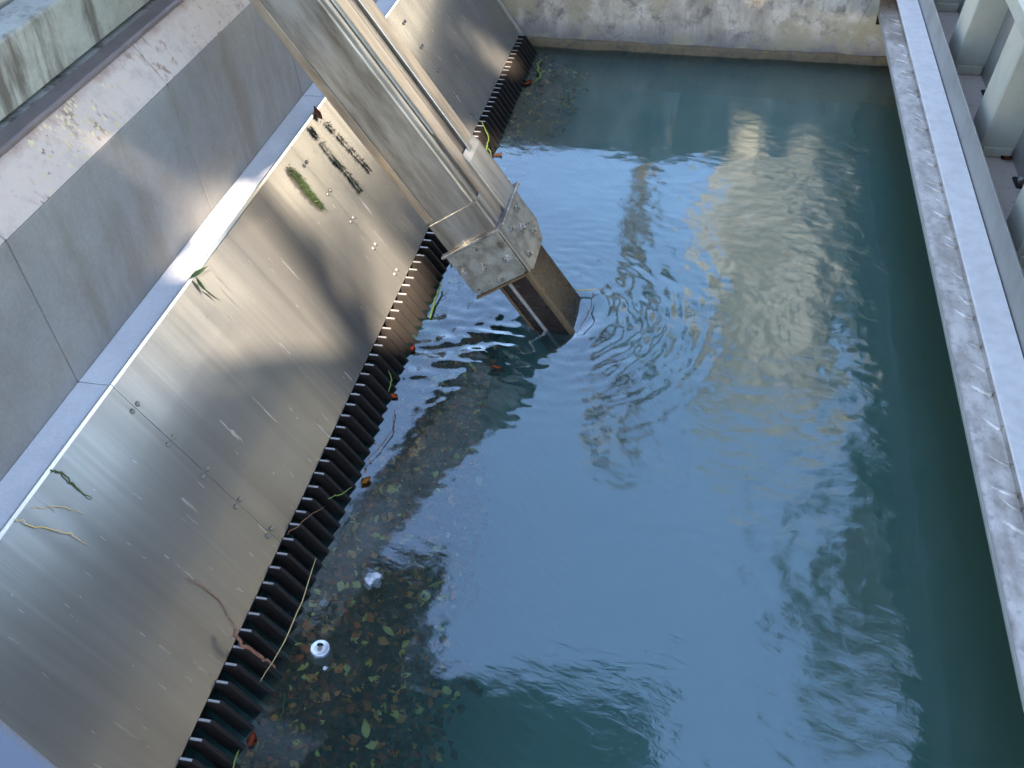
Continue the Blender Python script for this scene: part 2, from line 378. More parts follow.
# roughened crust on the bevel
t = MT('dried_crust').world(); c = t.mix(t.noise(40, 3), (.36, .25, .13), (.60, .52, .38)); t.pbr(c, .9, 0, t.bump(t.noise(90, 4), .5, .005)); M['crust'] = t.m
bm = bmesh.new()
for k in range(110):
    yy = random.gauss(2.46, .09); f_ = random.random() ** .8; s_ = random.uniform(.002, .009)
    x = -1.749 - .086 * f_; z = 1.178 + .127 * f_
    c0 = Vector((x, yy, z)); ax = Vector((NX, 0, NZ)); ux = Vector((SX, 0, SZ)); uy = Vector((0, 1, 0))
    n = 7; ph = random.random() * 6; el = random.uniform(.8, 1.6)
    ringv = [bm.verts.new(c0 + ux * (math.cos(ph + 2 * math.pi * i / n) * s_ * el * random.uniform(.6, 1.2)) + uy * (math.sin(ph + 2 * math.pi * i / n) * s_ * random.uniform(.6, 1.2))) for i in range(n)]
    tip = bm.verts.new(c0 + ax * s_ * .22)
    for i in range(n): bm.faces.new((ringv[i], ringv[(i + 1) % n], tip))
o = build('dried_crust', bm, M['crust']); tag(o, 'flaky yellowish dried crust on the chalky wall slope at upper left', 'crust', kind='stuff')
# gutter rail
bm = bmesh.new(); prism(bm, [(-1.838, 1.306), (-1.838, 1.318), (-1.846, 1.322), (-1.853, 1.314), (-1.915, 1.312), (-1.915, 1.306)], -.87, 6.24)
o = build('gutter_rail', bm, M['brownrail'], bevel=.001); tag(o, 'long brown metal strip along the top of the chalky slope at upper left', 'rail')
# concrete beam above with stepped back
bm = bmesh.new(); prism(bm, [(-1.932, 1.322), (-1.932, 1.50), (-1.938, 1.508), (-2.06, 1.512), (-2.06, 1.322)], -.87, 6.24)
o = build('concrete_beam', bm, M['beamc'], bevel=.004); tag(o, 'grey green concrete beam with dark drip stains at the upper left corner', 'beam')
bm = bmesh.new(); box(bm, (-3.2, -.87, .0), (-2.102, 6.24, 1.318)); box(bm, (-2.1, -.87, 1.3065), (-1.918, 6.24, 1.308))
o = build('intake_deck', bm, M['beamc']); tag(o, 'concrete deck behind the beam at upper left', 'deck')
# rack cleaner track posts behind the beam (only feet seen)
br = empty('rail_post', (-2.12, 2.4, 1.52)); tag(br, 'pale grey steel rail and square post, at the very top left corner', 'post')
bm = bmesh.new(); box(bm, (-2.30, -.87, 1.36), (-2.085, 6.24, 1.53)); build('base_rail', bm, M['galv'], br, bevel=.006)
bm = bmesh.new(); box(bm, (-2.27, 2.44, 1.532), (-2.15, 2.56, 2.6)); build('upright', bm, M['galv'], br, bevel=.006)
bm = bmesh.new(); box(bm, (-2.29, 2.40, 1.532), (-2.10, 2.60, 1.545)); build('foot_plate', bm, M['galv'], br, bevel=.002)

# ------------------------------------------------------------------ right side: channel beam, kick plate, floor, ribbed wall
cb = empty('channel_beam', (1.0, 4, .30)); tag(cb, 'galvanised steel channel beam with bright white top flange along the right pool edge', 'beam')
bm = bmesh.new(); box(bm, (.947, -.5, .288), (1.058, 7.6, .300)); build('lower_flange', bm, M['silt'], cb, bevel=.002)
bm = bmesh.new(); box(bm, (1.050, -.5, .3005), (1.058, 7.6, .5295)); build('web', bm, M['web'], cb)
bm = bmesh.new(); box(bm, (.941, -.5, .287), (.9465, 7.6, .306)); build('edge_lip', bm, M['galv'], cb, bevel=.001)
bm = bmesh.new(); yy = .6
rq = random.Random(12)
while yy < 6.2:
    xe, ye = 1.0 + rq.uniform(-.02, .02), yy + rq.uniform(.02, .06)
    p_, q_ = Vector((1.0495, yy, .298)), Vector((xe, ye, .2965)); w_ = rq.uniform(.008, .014)
    tube(bm, [p_, p_.lerp(q_, .5) + Vector((0, rq.uniform(-.008, .0), 0)), q_], w_, 8, lambda t_: 1 - .55 * t_)
    yy += rq.choice((.09, .13, .17, .06, .22))
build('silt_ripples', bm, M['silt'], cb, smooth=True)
bm = bmesh.new(); box(bm, (.957, -.5, .530), (1.064, 7.6, .542)); build('upper_flange', bm, M['flange'], cb, bevel=.002)
bm = bmesh.new(); box(bm, (1.068, -.5, .30), (1.074, 7.6, .672))
o = build('kick_plate', bm, M['galv_dull'], bevel=.001); tag(o, 'thin upright grey steel plate behind the bright white flange', 'plate')
bm = bmesh.new(); box(bm, (1.075, -.5, .46), (1.8, 7.6, .50))
o = build('silted_walkway', bm, M['pinkfloor']); tag(o, 'pinkish silted ledge floor between the thin grey plate and the ribbed wall', 'ledge')
bm = bmesh.new(); box(bm, (.955, 5.86, .5425), (1.02, 5.92, .57)); 
rw = empty('ribbed_wall', (1.3, 4, .5)); tag(rw, 'grey green galvanised wall with stout upright ribs at the right edge', 'wall')
bt = .11
bm = bmesh.new()
prism(bm, [(1.275, .5005), (1.275 + bt * .66, 1.16), (1.8, 1.16), (1.8, .5005)], -.5, 7.6); wf = build('wall_sheet', bm, M['galv_dull'], rw)
for i, yy in enumerate([6.62, 5.80, 4.99, 4.17, 3.34, 2.51, 1.68, .85, .02]):
    bm = bmesh.new()
    prism(bm, [(1.135, .5005), (1.135 + bt * .66, 1.16), (1.278 + bt * .66, 1.16), (1.278, .5005)], yy, yy + .035 if i > 90 else yy + .22)
    rb = build('rib', bm, M['galv'], rw, bevel=.006)
    bm = bmesh.new(); prism(bm, [(1.150, .501), (1.155, .545), (1.27, .545), (1.27, .501)], yy - .012, yy - .0005)
    build('foot_weld', bm, M['paleface'], rb, bevel=.004)
    bm = bmesh.new()   # drain slot: flat black disc, the hole's shade put in as colour
    n = 12
    cx_, cy_ = 1.262, yy - .22
    vs = [bm.verts.new((cx_ + .016 * math.cos(2 * math.pi * k / n), cy_ + (.034 if math.sin(2 * math.pi * k / n) > 0 else -.034) + .014 * math.sin(2 * math.pi * k / n), .5035)) for k in range(n)]
    vs2 = [bm.verts.new((v.co.x, v.co.y, .5015)) for v in vs]
    bm.faces.new(vs); bm.faces.new(vs2[::-1])
    for k in range(n): bm.faces.new((vs[k], vs[(k + 1) % n], vs2[(k + 1) % n], vs2[k]))
    build('drain_slot', bm, M['black'], rb)
    bm = bmesh.new(); cyl(bm, (1.27, cy_ - .02, .5036), (1.258, cy_ - .028, .535), .012, .010, 8); build('bolt', bm, M['bolt'], rb)
bm = bmesh.new(); box(bm, (1.05, -.5, 1.17), (2.3, 7.6, 1.24))
o = build('walkway_slab', bm, M['galv'], bevel=.006); tag(o, 'pale slab edge overhanging the ribbed wall at the top right corner', 'slab')

# ------------------------------------------------------------------ steel plates
P0 = Vector((-1.177, 0, .111)); PN = P0.dot(Vector((NX, 0, NZ))); PS = P0.dot(Vector((SX, 0, SZ)))   # n and s of the lower edge
PL = .719
seams = [.50, 1.967, 3.435, 4.915, 6.15]
labels = ['nearest brushed steel plate, darkest, lower left of the photo', 'brushed steel plate with the small green sprig at its top edge, left of arm',
          'brushed steel plate mostly behind the arm, with the moss strand on its sunlit top', 'farthest brushed steel plate beyond the arm, next to the concrete end wall']
for i, (a, b) in enumerate(zip(seams, seams[1:])):
    root = empty('steel_plate', sn(PS, PN, (a + b) / 2)); tag(root, labels[i], 'plate', 'brushed steel plates above the rack')
    bm = bmesh.new()
    nsx, nyy = 8, 14
    # slightly buckled sheet
    def pz(u, v): return .0022 * noise.noise(Vector((u * 2.2, v * 1.6, 4 + i)))
    gt = [[bm.verts.new(SM @ Vector((PS - PL + PL * u / nsx, a + .0008 + (b - a - .0016) * v / nyy, PN + pz(u / nsx * PL, a + (b - a) * v / nyy)))) for u in range(nsx + 1)] for v in range(nyy + 1)]
    gb = [[bm.verts.new(x.co - Vector((NX, 0, NZ)) * .006) for x in r_] for r_ in gt]
    for v in range(nyy):
        for u in range(nsx):
            bm.faces.new((gt[v][u], gt[v][u + 1], gt[v + 1][u + 1], gt[v + 1][u])); bm.faces.new((gb[v][u], gb[v + 1][u], gb[v + 1][u + 1], gb[v][u + 1]))
    for v in range(nyy):
        bm.faces.new((gt[v][0], gt[v + 1][0], gb[v + 1][0], gb[v][0])); bm.faces.new((gt[v][nsx], gb[v][nsx], gb[v + 1][nsx], gt[v + 1][nsx]))
    for u in range(nsx):
        bm.faces.new((gt[0][u], gb[0][u], gb[0][u + 1], gt[0][u + 1])); bm.faces.new((gt[nyy][u], gt[nyy][u + 1], gb[nyy][u + 1], gb[nyy][u]))
    build('sheet', bm, M['plate'], root, smooth=False)
    bm = bmesh.new(); box(bm, (PS - PL - .012, a + .001, PN - .012), (PS - PL - .0005, b - .001, PN + .003), SM); build('top_edge', bm, M['plate_edge'], root, bevel=.001)
    for k in range(5):
        s_ = PS - PL + .085 + .145 * k
        bm = bmesh.new(); c0 = sn(s_, PN + .001, a + .016); cyl(bm, c0, c0 + Vector((NX, 0, NZ)) * .004, .0085, .0065, 12)
        build('screw', bm, M['screw'], root)
        bm = bmesh.new(); c0 = sn(s_, PN + .001, b - .016); cyl(bm, c0, c0 + Vector((NX, 0, NZ)) * .004, .0085, .0065, 12)
        build('screw', bm, M['screw'], root)
# far end cheek between plates and back wall
bm = bmesh.new(); prism(bm, [(PS - PL, PN - .05), (PS - PL, PN + .012), (PS + .03, PN + .012), (PS + .5, PN + .045), (PS + .5, PN - .05)], 6.152, 6.162, SM)
o = build('end_cheek', bm, M['galv_dull'], bevel=.002); tag(o, 'narrow steel cheek at the far end of the plates by the concrete end wall', 'cheek plate')
# apron hidden below the plates that closes the intake
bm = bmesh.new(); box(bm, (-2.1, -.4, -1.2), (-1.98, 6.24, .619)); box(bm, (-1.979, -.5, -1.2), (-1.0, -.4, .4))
o = build('intake_wall', bm, M['black']); tag(o, 'dark wall behind the rack bars under the steel plates', 'wall')  # black colour stands in for the shade under the plates

# ------------------------------------------------------------------ trash rack
rk = empty('trash_rack', (-1.1, 3.4, -1.0)); tag(rk, 'row of dark rusty trash rack bars between the steel plates and the water', 'rack')
BN = -.879     # n of bar front edge
stop_s = Vector((-1.135, 0, .111)).dot(Vector((SX, 0, SZ)))
proto = None
y = .86
while y < 6.15:
    y += .0592
    if y > 6.15: break
    if proto is None:
        bm = bmesh.new()
        prism(bm, [(-1.135, .111), (-1.20, .111), (-1.20 + 1.1 / math.tan(TH) - .02, -1.0), (-1.135 + 1.111 / math.tan(TH), -1.0)], y - .0065, y + .0065)
        proto = build('bar', bm, M['bar'], rk, bevel=.0015)
        bm = bmesh.new(); box(bm, (-1.175, y - .0035, .1115), (-1.141, y + .0035, .1135))
        ptip = build('bar_tip', bm, M['bar_tip'], proto)
        base = proto.location.copy(); by = y
        continue
    c_ = proto.copy(); COL.objects.link(c_); c_.parent = rk; c_.location = base + Vector((random.uniform(-.0012, .0012), y - by + random.uniform(-.002, .002), random.uniform(-.003, .003)))
    d_ = ptip.copy(); COL.objects.link(d_); d_.parent = c_
for s_ in (.28, .75):
    bm = bmesh.new(); cyl(bm, sn(s_ + stop_s, BN - .045, .6), sn(s_ + stop_s, BN - .045, 6.2), .012, seg=8); build('tie_rod', bm, M['bar'], rk)
bm = bmesh.new(); box(bm, (-1.32, .6, .03), (-1.205, 6.2, .075)); build('support_beam', bm, M['bar'], rk)

# ------------------------------------------------------------------ rake cleaner arm
arm = empty('cleaner_arm', (AX, AY, 0)); tag(arm, 'weathered steel rake cleaner arm reaching down over the plates into the water', 'machine arm')
ya, yb, nb, nt_ = 3.309, 3.602, -.564, -.345
s1 = -.80; s0 = -5.6
bm = bmesh.new(); box(bm, (s0, ya, nb), (s1, yb, nt_), SM); ob = build('outer_beam', bm, M['arm'], arm, bevel=.010)
for (a, b, h, mt) in ((ya + .001, ya + .022, .014, 'arm'), (ya + .058, ya + .132, .015, 'arm_tan'), (ya + .142, ya + .182, .010, 'arm_tan'), (ya + .190, ya + .225, .022, 'arm_tan'), (ya + .2255, yb - .001, .015, 'arm_tan')):
    bm = bmesh.new(); box(bm, (s0, a, nt_ - .003), (s1 - .03, b, nt_ + h), SM); build('guide_rail', bm, M[mt], arm, bevel=.003)
bm = bmesh.new(); cyl(bm, sn(s0, nt_ + .022, ya + .187), sn(s1 - .2, nt_ + .022, ya + .187), .0018, seg=6); build('guide_wire', bm, M['plate_edge'], arm)
bm = bmesh.new(); cyl(bm, sn(s0, nt_ + .014, ya + .04), sn(s1 - .45, nt_ + .014, ya + .04), .007, seg=8); build('hydraulic_pipe', bm, M['arm'], arm)
bm = bmesh.new(); box(bm, (s0, ya - .006, nb - .004), (s1 - .17, ya - .0005, nb + .030), SM); build('edge_angle', bm, M['arm_tan'], arm, bevel=.002)
# end sleeve: polished plates above the collar
bm = bmesh.new(); prism(bm, [(s1 - .30, nt_ + .016), (s1 - .26, nt_ + .026), (s1 + .0, nt_ + .028), (s1 + .0, nt_ - .06)], ya + .125, yb + .006, SM); build('end_sleeve', bm, M['arm'], arm, bevel=.003)
bm = bmesh.new(); box(bm, (s1 - .16, ya - .006, nb - .004), (s1 + .0, ya + .12, nt_ + .014), SM); build('end_sleeve', bm, M['arm'], arm, bevel=.004)
# collar: body, lips, two bolted face plates
cl_ = empty('collar', (0, 0, 0)); cl_.parent = arm
def cpart(name, bm, mat, **k):
    return build(name, bm, mat, arm, **k)
bpy.data.objects.remove(cl_)
cs0, cs1 = -.815, -.600
bm = bmesh.new(); box(bm, (cs0, ya + .002, nb - .012), (cs1, yb + .012, -.345), SM); cbody = cpart('collar', bm, M['collar'], bevel=.004)
# side plate facing the camera, corners cut
def slab_y(poly, ylo, yhi):
    bm = bmesh.new(); prism(bm, poly, ylo, yhi, SM); return bm
bm = slab_y([(cs0, -.592), (cs0, -.336), (cs1 - .02, -.336), (cs1, -.352), (cs1, -.575), (cs1 - .02, -.592)], ya - .010, ya + .001)
fp = build('face_plate', bm, M['collar'], cbody, bevel=.003)
bm = bmesh.new()
pts = [(cs0, ya + .0), (cs0, yb + .030), (cs1 - .045, yb + .030), (cs1 + .02, yb - .035), (cs1 + .02, ya + .035), (cs1 - .01, ya + .0)]
lo_ = [bm.verts.new(sn(s_, -.344, yy)) for s_, yy in pts]; hi_ = [bm.verts.new(sn(s_, -.331, yy)) for s_, yy in pts]
bm.faces.new(lo_[::-1]); bm.faces.new(hi_)
for i in range(len(pts)): bm.faces.new((lo_[i], lo_[(i + 1) % len(pts)], hi_[(i + 1) % len(pts)], hi_[i]))
tp = build('face_plate', bm, M['collar'], cbody, bevel=.003)
# lips standing up along the upper edges and the outer rim of both plates
bm = bmesh.new(); box(bm, (cs0 - .012, ya - .028, -.600), (cs0 - .001, ya + .001, -.318), SM); build('lip', bm, M['arm'], cbody, bevel=.002)
bm = bmesh.new(); box(bm, (cs0 - .012, ya + .002, -.343), (cs0 - .001, yb + .034, -.300), SM); build('lip', bm, M['arm'], cbody, bevel=.002)
bm = bmesh.new(); box(bm, (cs1 + .0005, ya - .018, -.595), (cs1 + .009, ya + .001, -.335), SM); build('lip', bm, M['ochre'], cbody, bevel=.002)
bm = bmesh.new(); box(bm, (cs0, ya - .016, -.3295), (cs1, ya + .012, -.322), SM); build('lip', bm, M['arm'], cbody, bevel=.002)
def bolt(p, n, r=.011, h=.010, parent=cbody, big=False):
    p = Vector(p); n = Vector(n).normalized()
    bm = bmesh.new(); cyl(bm, p, p + n * .004, r * 1.5, seg=14); cyl(bm, p + n * .004, p + n * (h + .008), r, seg=6)
    if big: cyl(bm, p + n * (h + .008), p + n * (h + .034), r * .6, seg=10)
    build('bolt', bm, M['bolt'], parent, bevel=.0006)
th = TH
for (s_, n_, r_, bg_) in ((-.80, -.458, .008, 0), (-.700, -.375, .013, 0), (-.715, -.475, .013, 1), (-.735, -.562, .012, 0), (-.640, -.450, .008, 0), (-.63, -.56, .008, 0)):
    bolt(sn(s_ + .01, n_, ya - .0105), (0, -1, 0), r_, big=bg_)
for (s_, y_, r_, bg_) in ((-.755, ya + .085, .009, 0), (-.765, ya + .225, .009, 0), (-.705, ya + .165, .014, 1), (-.630, ya + .075, .009, 0), (-.645, ya + .225, .009, 0)):
    bolt(sn(s_, -.3305, y_), (NX, 0, NZ), r_, big=bg_)
# inner telescoping beam: rusty, with a bright wear strip
iy0, iy1, in0, in1 = 3.341, 3.597, -.509, -.362
bm = bmesh.new(); box(bm, (-.70, iy0 + .008, in0 + .004), (.75, iy1, in1 - .004), SM); build('inner_beam', bm, M['rust'], arm, bevel=.004)
bm = bmesh.new(); box(bm, (-.60, iy0 - .004, in1 - .016), (.75, iy0 + .02, in1 + .003), SM); build('edge_angle', bm, M['ochre'], arm, bevel=.002)
bm = bmesh.new(); box(bm, (-.60, iy0 - .002, in0), (.75, iy0 + .0075, in0 + .012), SM); build('edge_angle', bm, M['ochre'], arm, bevel=.002)
bm = bmesh.new(); box(bm, (-.60, iy0 - .0005, in0 + .043), (.75, iy0 + .0075, in0 + .056), SM); build('wear_strip', bm, M['bar_tip'], arm, bevel=.001)
# carriage up the arm, out of the picture but mirrored in the water
bm = bmesh.new(); box(bm, (-5.2, ya - .30, nt_ + .02), (-3.55, yb + .35, nt_ + .55), SM); build('carriage', bm, M['darksteel'], arm, bevel=.02)
bm = bmesh.new(); cyl(bm, sn(-3.55, nt_ + .20, ya + .05), sn(-2.3, nt_ + .06, ya + .05), .04, seg=14); build('hydraulic_cylinder', bm, M['arm'], arm)

gan = empty('gantry', (-1.5, 3.5, 4)); tag(gan, 'dark gantry bridge high above the pool, seen only mirrored in the water', 'gantry')
bm = bmesh.new(); box(bm, (-3.4, 2.7, 3.95), (.15, 4.25, 4.35)); box(bm, (-3.4, 2.7, 3.7), (-1.6, 5.0, 3.945)); build('bridge', bm, M['darksteel'], gan, bevel=.02)
for yy in (2.8, 4.1):
    bm = bmesh.new(); box(bm, (-3.3, yy, 1.32), (-3.15, yy + .15, 3.69)); build('post', bm, M['darksteel'], gan)

# ------------------------------------------------------------------ platform near the camera
pf = empty('platform_edge', (-.5, .1, 1.9)); tag(pf, 'blurred dark grey steel edge of the viewing platform in the bottom left corner', 'platform')
d = Vector((.067, -.030, 0)).normalized(); e = Vector((-d.y, d.x, 0)) * -1
bm = bmesh.new(); M4 = Matrix((( d.x, e.x, 0, -.482), (d.y, e.y, 0, .349), (0, 0, 1, 1.9), (0, 0, 0, 1)))
box(bm, (-.55, 0, -.03), (.42, .45, 0), M4); build('deck_plate', bm, M['darksteel'], pf, bevel=.006)

# ------------------------------------------------------------------ leaf litter
def colmat(name, rough=.75):
    t = MT(name); a = t.n('ShaderNodeAttribute', attribute_name='Col')
    c = t.mix(.35, a.outputs['Color'], t.mix(t.noise(70, 4), (0, 0, 0), (1, 1, 1)), 'OVERLAY')
    t.pbr(c, rough); return t.m
M['litter'] = colmat('leaf_litter')
LEAFC = [(.20, .095, .035), (.28, .15, .06), (.12, .06, .03), (.33, .20, .08), (.10, .06, .03), (.06, .045, .025), (.40, .27, .13), (.16, .07, .04), (.17, .11, .06), (.34, .23, .13), (.05, .035, .02), (.14, .085, .04), (.10, .07, .04)]
def leafshape(bm, layer, c0, ux, uy, nn, L, W, col, curl):
    prof = [(0, .05), (.18, .6), (.42, 1), (.7, .72), (1, .04)]
    rows = []
    for t_, w_ in prof:
        z = curl * L * (t_ - .45) ** 2
        rows.append([bm.verts.new(c0 + ux * (t_ - .5) * L + uy * (k * w_ * W * .5) + nn * (z + (abs(k) * .22 * W * curl))) for k in (-1, 0, 1)])
    for a, b in zip(rows, rows[1:]):
        for k in (0, 1):
            f = bm.faces.new((a[k], a[k + 1], b[k + 1], b[k]))
            for lp in f.loops: lp[layer] = (*col, 1)
bm = bmesh.new(); layer = bm.loops.layers.color.new('Col')
rr = random.Random(3)
def matw(y):      # how far the raft of leaves reaches out from the bars
    return max(.10, .46 - .11 * max(0, y - 1.3) + .06 * noise.noise(Vector((0, y * 2.3, 5)))) if y < 3.7 else .12 + .14 * max(0, min(1, (y - 4.9) / .6))
ms = [[bm.verts.new((-1.045 + matw(.8 + 5.3 * j / 120) * .95 * i / 18, .8 + 5.3 * j / 120 + .015 * rr.random(), -.055 - .30 * matw(.8 + 5.3 * j / 120) * i / 18 + .02 * rr.random())) for i in range(19)] for j in range(121)]
for j in range(120):
    for i in range(18):
        if rr.random() < .05 + .8 * max(0, i - 11) / 6: continue
        f = bm.faces.new((ms[j][i], ms[j][i + 1], ms[j + 1][i + 1], ms[j + 1][i])); cb_ = rr.choice([(.11, .07, .04), (.17, .11, .06), (.06, .045, .03), (.22, .15, .08)])
        for lp in f.loops: lp[layer] = (*cb_, 1)
for v in [v for v in bm.verts if not v.link_faces]: bm.verts.remove(v)
for k in range(17000):
    yv = rr.uniform(.75, 6.15)
    if rr.random() > (1 if yv < 3.6 else .45): continue
    u_ = rr.random() ** 1.1 * 1.25; dx = u_ * matw(yv) * (1 + .25 * noise.noise(Vector((yv * 6, 1, 1))))
    c0 = Vector((-1.05 + dx, yv, -.010 - .28 * dx - .035 * rr.random() ** 2))
    if u_ > .8 and rr.random() < (u_ - .8) * 1.8: continue
    a = rr.uniform(0, 6.28); nn = (Vector((.25, 0, 1)) + Vector((rr.gauss(0, .35), rr.gauss(0, .35), rr.gauss(0, .35)))).normalized()
    ux = nn.orthogonal().normalized(); ux = Matrix.Rotation(a, 3, nn) @ ux; uy = nn.cross(ux)
    L = rr.uniform(.013, .042) if rr.random() < .94 else rr.uniform(.042, .065); col = rr.choice(LEAFC); g_ = rr.choice((.6, 1.0, 1.4, 2.0, 2.8, 3.6))
    leafshape(bm, layer, c0, ux, uy, nn, L, L * rr.uniform(.45, .85), tuple(min(.8, q * g_) for q in col), rr.uniform(-1, 1))
o = build('leaf_litter', bm, M['litter'], smooth=True); tag(o, 'sunken brown, orange and green leaves matted against the rack bars under the water', 'leaves', kind='stuff')

# single leaves one can point at
def single_leaf(name, p, L, W, col, label, cat='leaf', nn=Vector((0, 0, 1)), a=0, curl=.4, group=None):
    bm = bmesh.new(); layer = bm.loops.layers.color.new('Col'); nn = Vector(nn).normalized()
    ux = nn.orthogonal().normalized(); ux = Matrix.Rotation(a, 3, nn) @ ux
    leafshape(bm, layer, Vector(p), ux, nn.cross(ux), nn, L, W, col, curl)
    sv = bmesh.ops.solidify(bm, geom=bm.faces[:], thickness=.0008)
    o = build(name, bm, M['litter'], smooth=True); return tag(o, label, cat, group)
C0 = Vector((0, 0, H)); F_ = 1026
RM = Matrix((CX, CY, CZ))
def on(px, py, nrm, p0):      # the point of a real surface seen at a place in the photograph
    d = RM @ Vector((px - 512, 384 - py, -F_)); nrm = Vector(nrm); return C0 + d * (nrm.dot(Vector(p0) - C0) / nrm.dot(d))
def onw(px, py, z=.004): return on(px, py, (0, 0, 1), (0, 0, z))
def onp(px, py, h=.003): return on(px, py, (NX, 0, NZ), Vector((-1.177, 0, .111)) + Vector((NX, 0, NZ)) * h)
def onb(px, py, h=.004): return on(px, py, (NX, 0, NZ), Vector((-1.135, 0, .111)) + Vector((NX, 0, NZ)) * h)
def bc(c): return tuple(c)
single_leaf('leaf', on(1006, 157, (0, 0, 1), (0, 0, .508)), .055, .05, (.55, .25, .07), 'single orange brown leaf on the pinkish ledge at the right', a=1.2, curl=.25)
single_leaf('leaf', onw(496, 367), .05, .02, (.70, .28, .08), 'small orange leaf floating just below the arm in its reflection', a=2.2)
single_leaf('leaf', onw(412, 349), .045, .035, (.55, .16, .05), 'red orange leaf caught at the bars left of the arm', a=.7)
single_leaf('leaf', onw(394, 396), .038, .03, (.75, .33, .04), 'bright orange leaf floating against the bars below the green shoot', a=2)
single_leaf('leaf', onw(366, 481), .045, .035, (.65, .40, .05), 'yellow leaf lying at the waterline above the leaf bed', a=.2)
single_leaf('leaf', onw(528, 83), .07, .05, (.55, .18, .07), 'reddish leaf floating at the far end of the rack', a=.2)
single_leaf('leaf', onw(519, 79), .06, .04, (.70, .50, .05), 'yellow leaf beside the reddish one at the far end of the rack', a=1.2)
single_leaf('leaf', onw(252, 740), .05, .03, (.55, .20, .05), 'orange leaf against the bars near the bottom of the photo', a=.9)
single_leaf('leaf', onp(317, 113, .006), .062, .050, (.42, .15, .09), 'dry red leaf at the top edge of the sunlit plate, left of the arm', nn=(NX, .0, NZ), a=.5, curl=.3)

M['straw'] = (lambda t: (t.pbr(t.mix(t.noise(60, 3), (.42, .27, .10), (.58, .42, .18)), .7), t.m)[1])(MT('straw'))
M['grass'] = (lambda t: (t.pbr(t.mix(t.noise(60, 3), (.06, .12, .015), (.16, .24, .04)), .6), t.m)[1])(MT('green_stem'))
M['moss'] = (lambda t: (t.pbr(t.mix(t.noise(90, 3), (.02, .038, .009), (.055, .085, .02)), .85), t.m)[1])(MT('wet_moss'))
M['root'] = (lambda t: (t.pbr(t.mix(t.noise(60, 3), (.10, .035, .02), (.25, .10, .06)), .8), t.m)[1])(MT('root'))
def strand(name, pts, r, mat, label, cat, sub=5, jit=.002, group=None):
    q = []
    for a, b in zip(pts, pts[1:]):
        for k in range(sub): q.append(Vector(a).lerp(Vector(b), k / sub) + Vector((random.gauss(0, jit), random.gauss(0, jit), abs(random.gauss(0, jit)))))
    q.append(Vector(pts[-1]))
    bm = bmesh.new(); tube(bm, q, r, 6, lambda t_: .35 + .65 * math.sin(math.pi * min(.98, t_ * .8 + .15)))
    return tag(build(name, bm, M[mat], smooth=True), label, cat, group)
def mosscloud(name, path, wid, n, label, cat, mat='moss', size=.013):
    bm = bmesh.new(); knots = sorted(random.random() ** .8 for _ in range(9))
    for k in range(n):
        t_ = min(1, max(0, random.choice(knots) + random.gauss(0, .05))); f = t_ * (len(path) - 1); i = min(int(f), len(path) - 2); p = Vector(path[i]).lerp(Vector(path[i + 1]), f - i)
        wv_ = wid * (.35 + .75 * math.sin(math.pi * min(1, t_ * .85 + .1)))
        p += Vector((0, 1, 0)) * random.gauss(0, wv_ * .45) + Vector((SX, 0, SZ)) * random.gauss(0, wv_ * .5) + Vector((NX, 0, NZ)) * random.uniform(0, .008)
        dd = (Vector((SX, 0, SZ)) * random.gauss(1, .5) + Vector((0, 1, 0)) * random.gauss(0, .6) + Vector((NX, 0, NZ)) * random.gauss(.1, .3)).normalized() * size * random.uniform(.6, 1.5)
        sd = dd.cross(Vector((NX, .3, NZ))).normalized() * size * .22
        a, b, c__ = bm.verts.new(p - sd), bm.verts.new(p + sd), bm.verts.new(p + dd)
        bm.faces.new((a, b, c__))
    return tag(build(name, bm, M[mat]), label, cat)
mosscloud('moss_strand', [onp(283, 162), onp(296, 176), onp(306, 190), onp(325, 211)], .022, 1500, 'thick dark green moss strand hanging from the top edge of the sunlit plate', 'moss')
mosscloud('moss_strand', [onp(309, 126), onp(320, 140), onp(333, 158), onp(345, 170), onp(360, 190)], .008, 420, 'thin green weed strand just below the dry red leaf', 'moss')
mosscloud('weed_strand', [onp(322, 118), onp(337, 134), onp(352, 150), onp(370, 170)], .007, 260, 'broken line of brown weed bits right of the thin green strand', 'weed', 'root')
sp_ = empty('leafy_sprig', onp(196, 278)); tag(sp_, 'small green leafy sprig on the top edge of the left plate', 'sprig')
def leafpart(parent, p, q, wd, col):
    p, q = Vector(p), Vector(q); bm = bmesh.new(); layer = bm.loops.layers.color.new('Col'); ux = (q - p).normalized(); nn = Vector((NX, 0, NZ))
    leafshape(bm, layer, (p + q) / 2, ux, nn.cross(ux), nn, (q - p).length, wd, col, .3); build('leaf', bm, M['litter'], parent, smooth=True)
leafpart(sp_, onp(189, 278, .008), onp(206, 267, .012), .016, (.05, .16, .03)); leafpart(sp_, onp(195, 277, .008), onp(206, 292, .008), .018, (.09, .19, .04)); leafpart(sp_, onp(203, 288, .006), onp(219, 301, .005), .008, (.12, .10, .03))
strand('grass_stalk', [onp(50, 470, .004), onp(62, 473), onp(76, 487), onp(92, 499)], .0026, 'moss', 'dark grass stalk on the top edge of the nearest plate', 'grass stalk')
strand('straw', [onp(15, 519), onp(32, 526), onp(50, 529), onp(70, 533), onp(88, 545)], .0016, 'straw', 'orange straw lying on the nearest plate by the left border', 'straw')
strand('straw', [onp(32, 508), onp(60, 507), onp(84, 514)], .0011, 'straw', 'faint thin straw above the orange one by the left border', 'straw')
strand('root_thread', [onp(187, 577), onp(203, 587), onp(220, 600), onp(230, 618), onp(238, 630)], .0016, 'root', 'thin red root thread on the dark lower plate', 'root')
strand('root', [onb(234, 630, .01), onb(243, 645, .012), onb(262, 658, .012), onb(275, 668, .01)], .006, 'root', 'brown root lump caught on the rack bars', 'root', jit=.004)
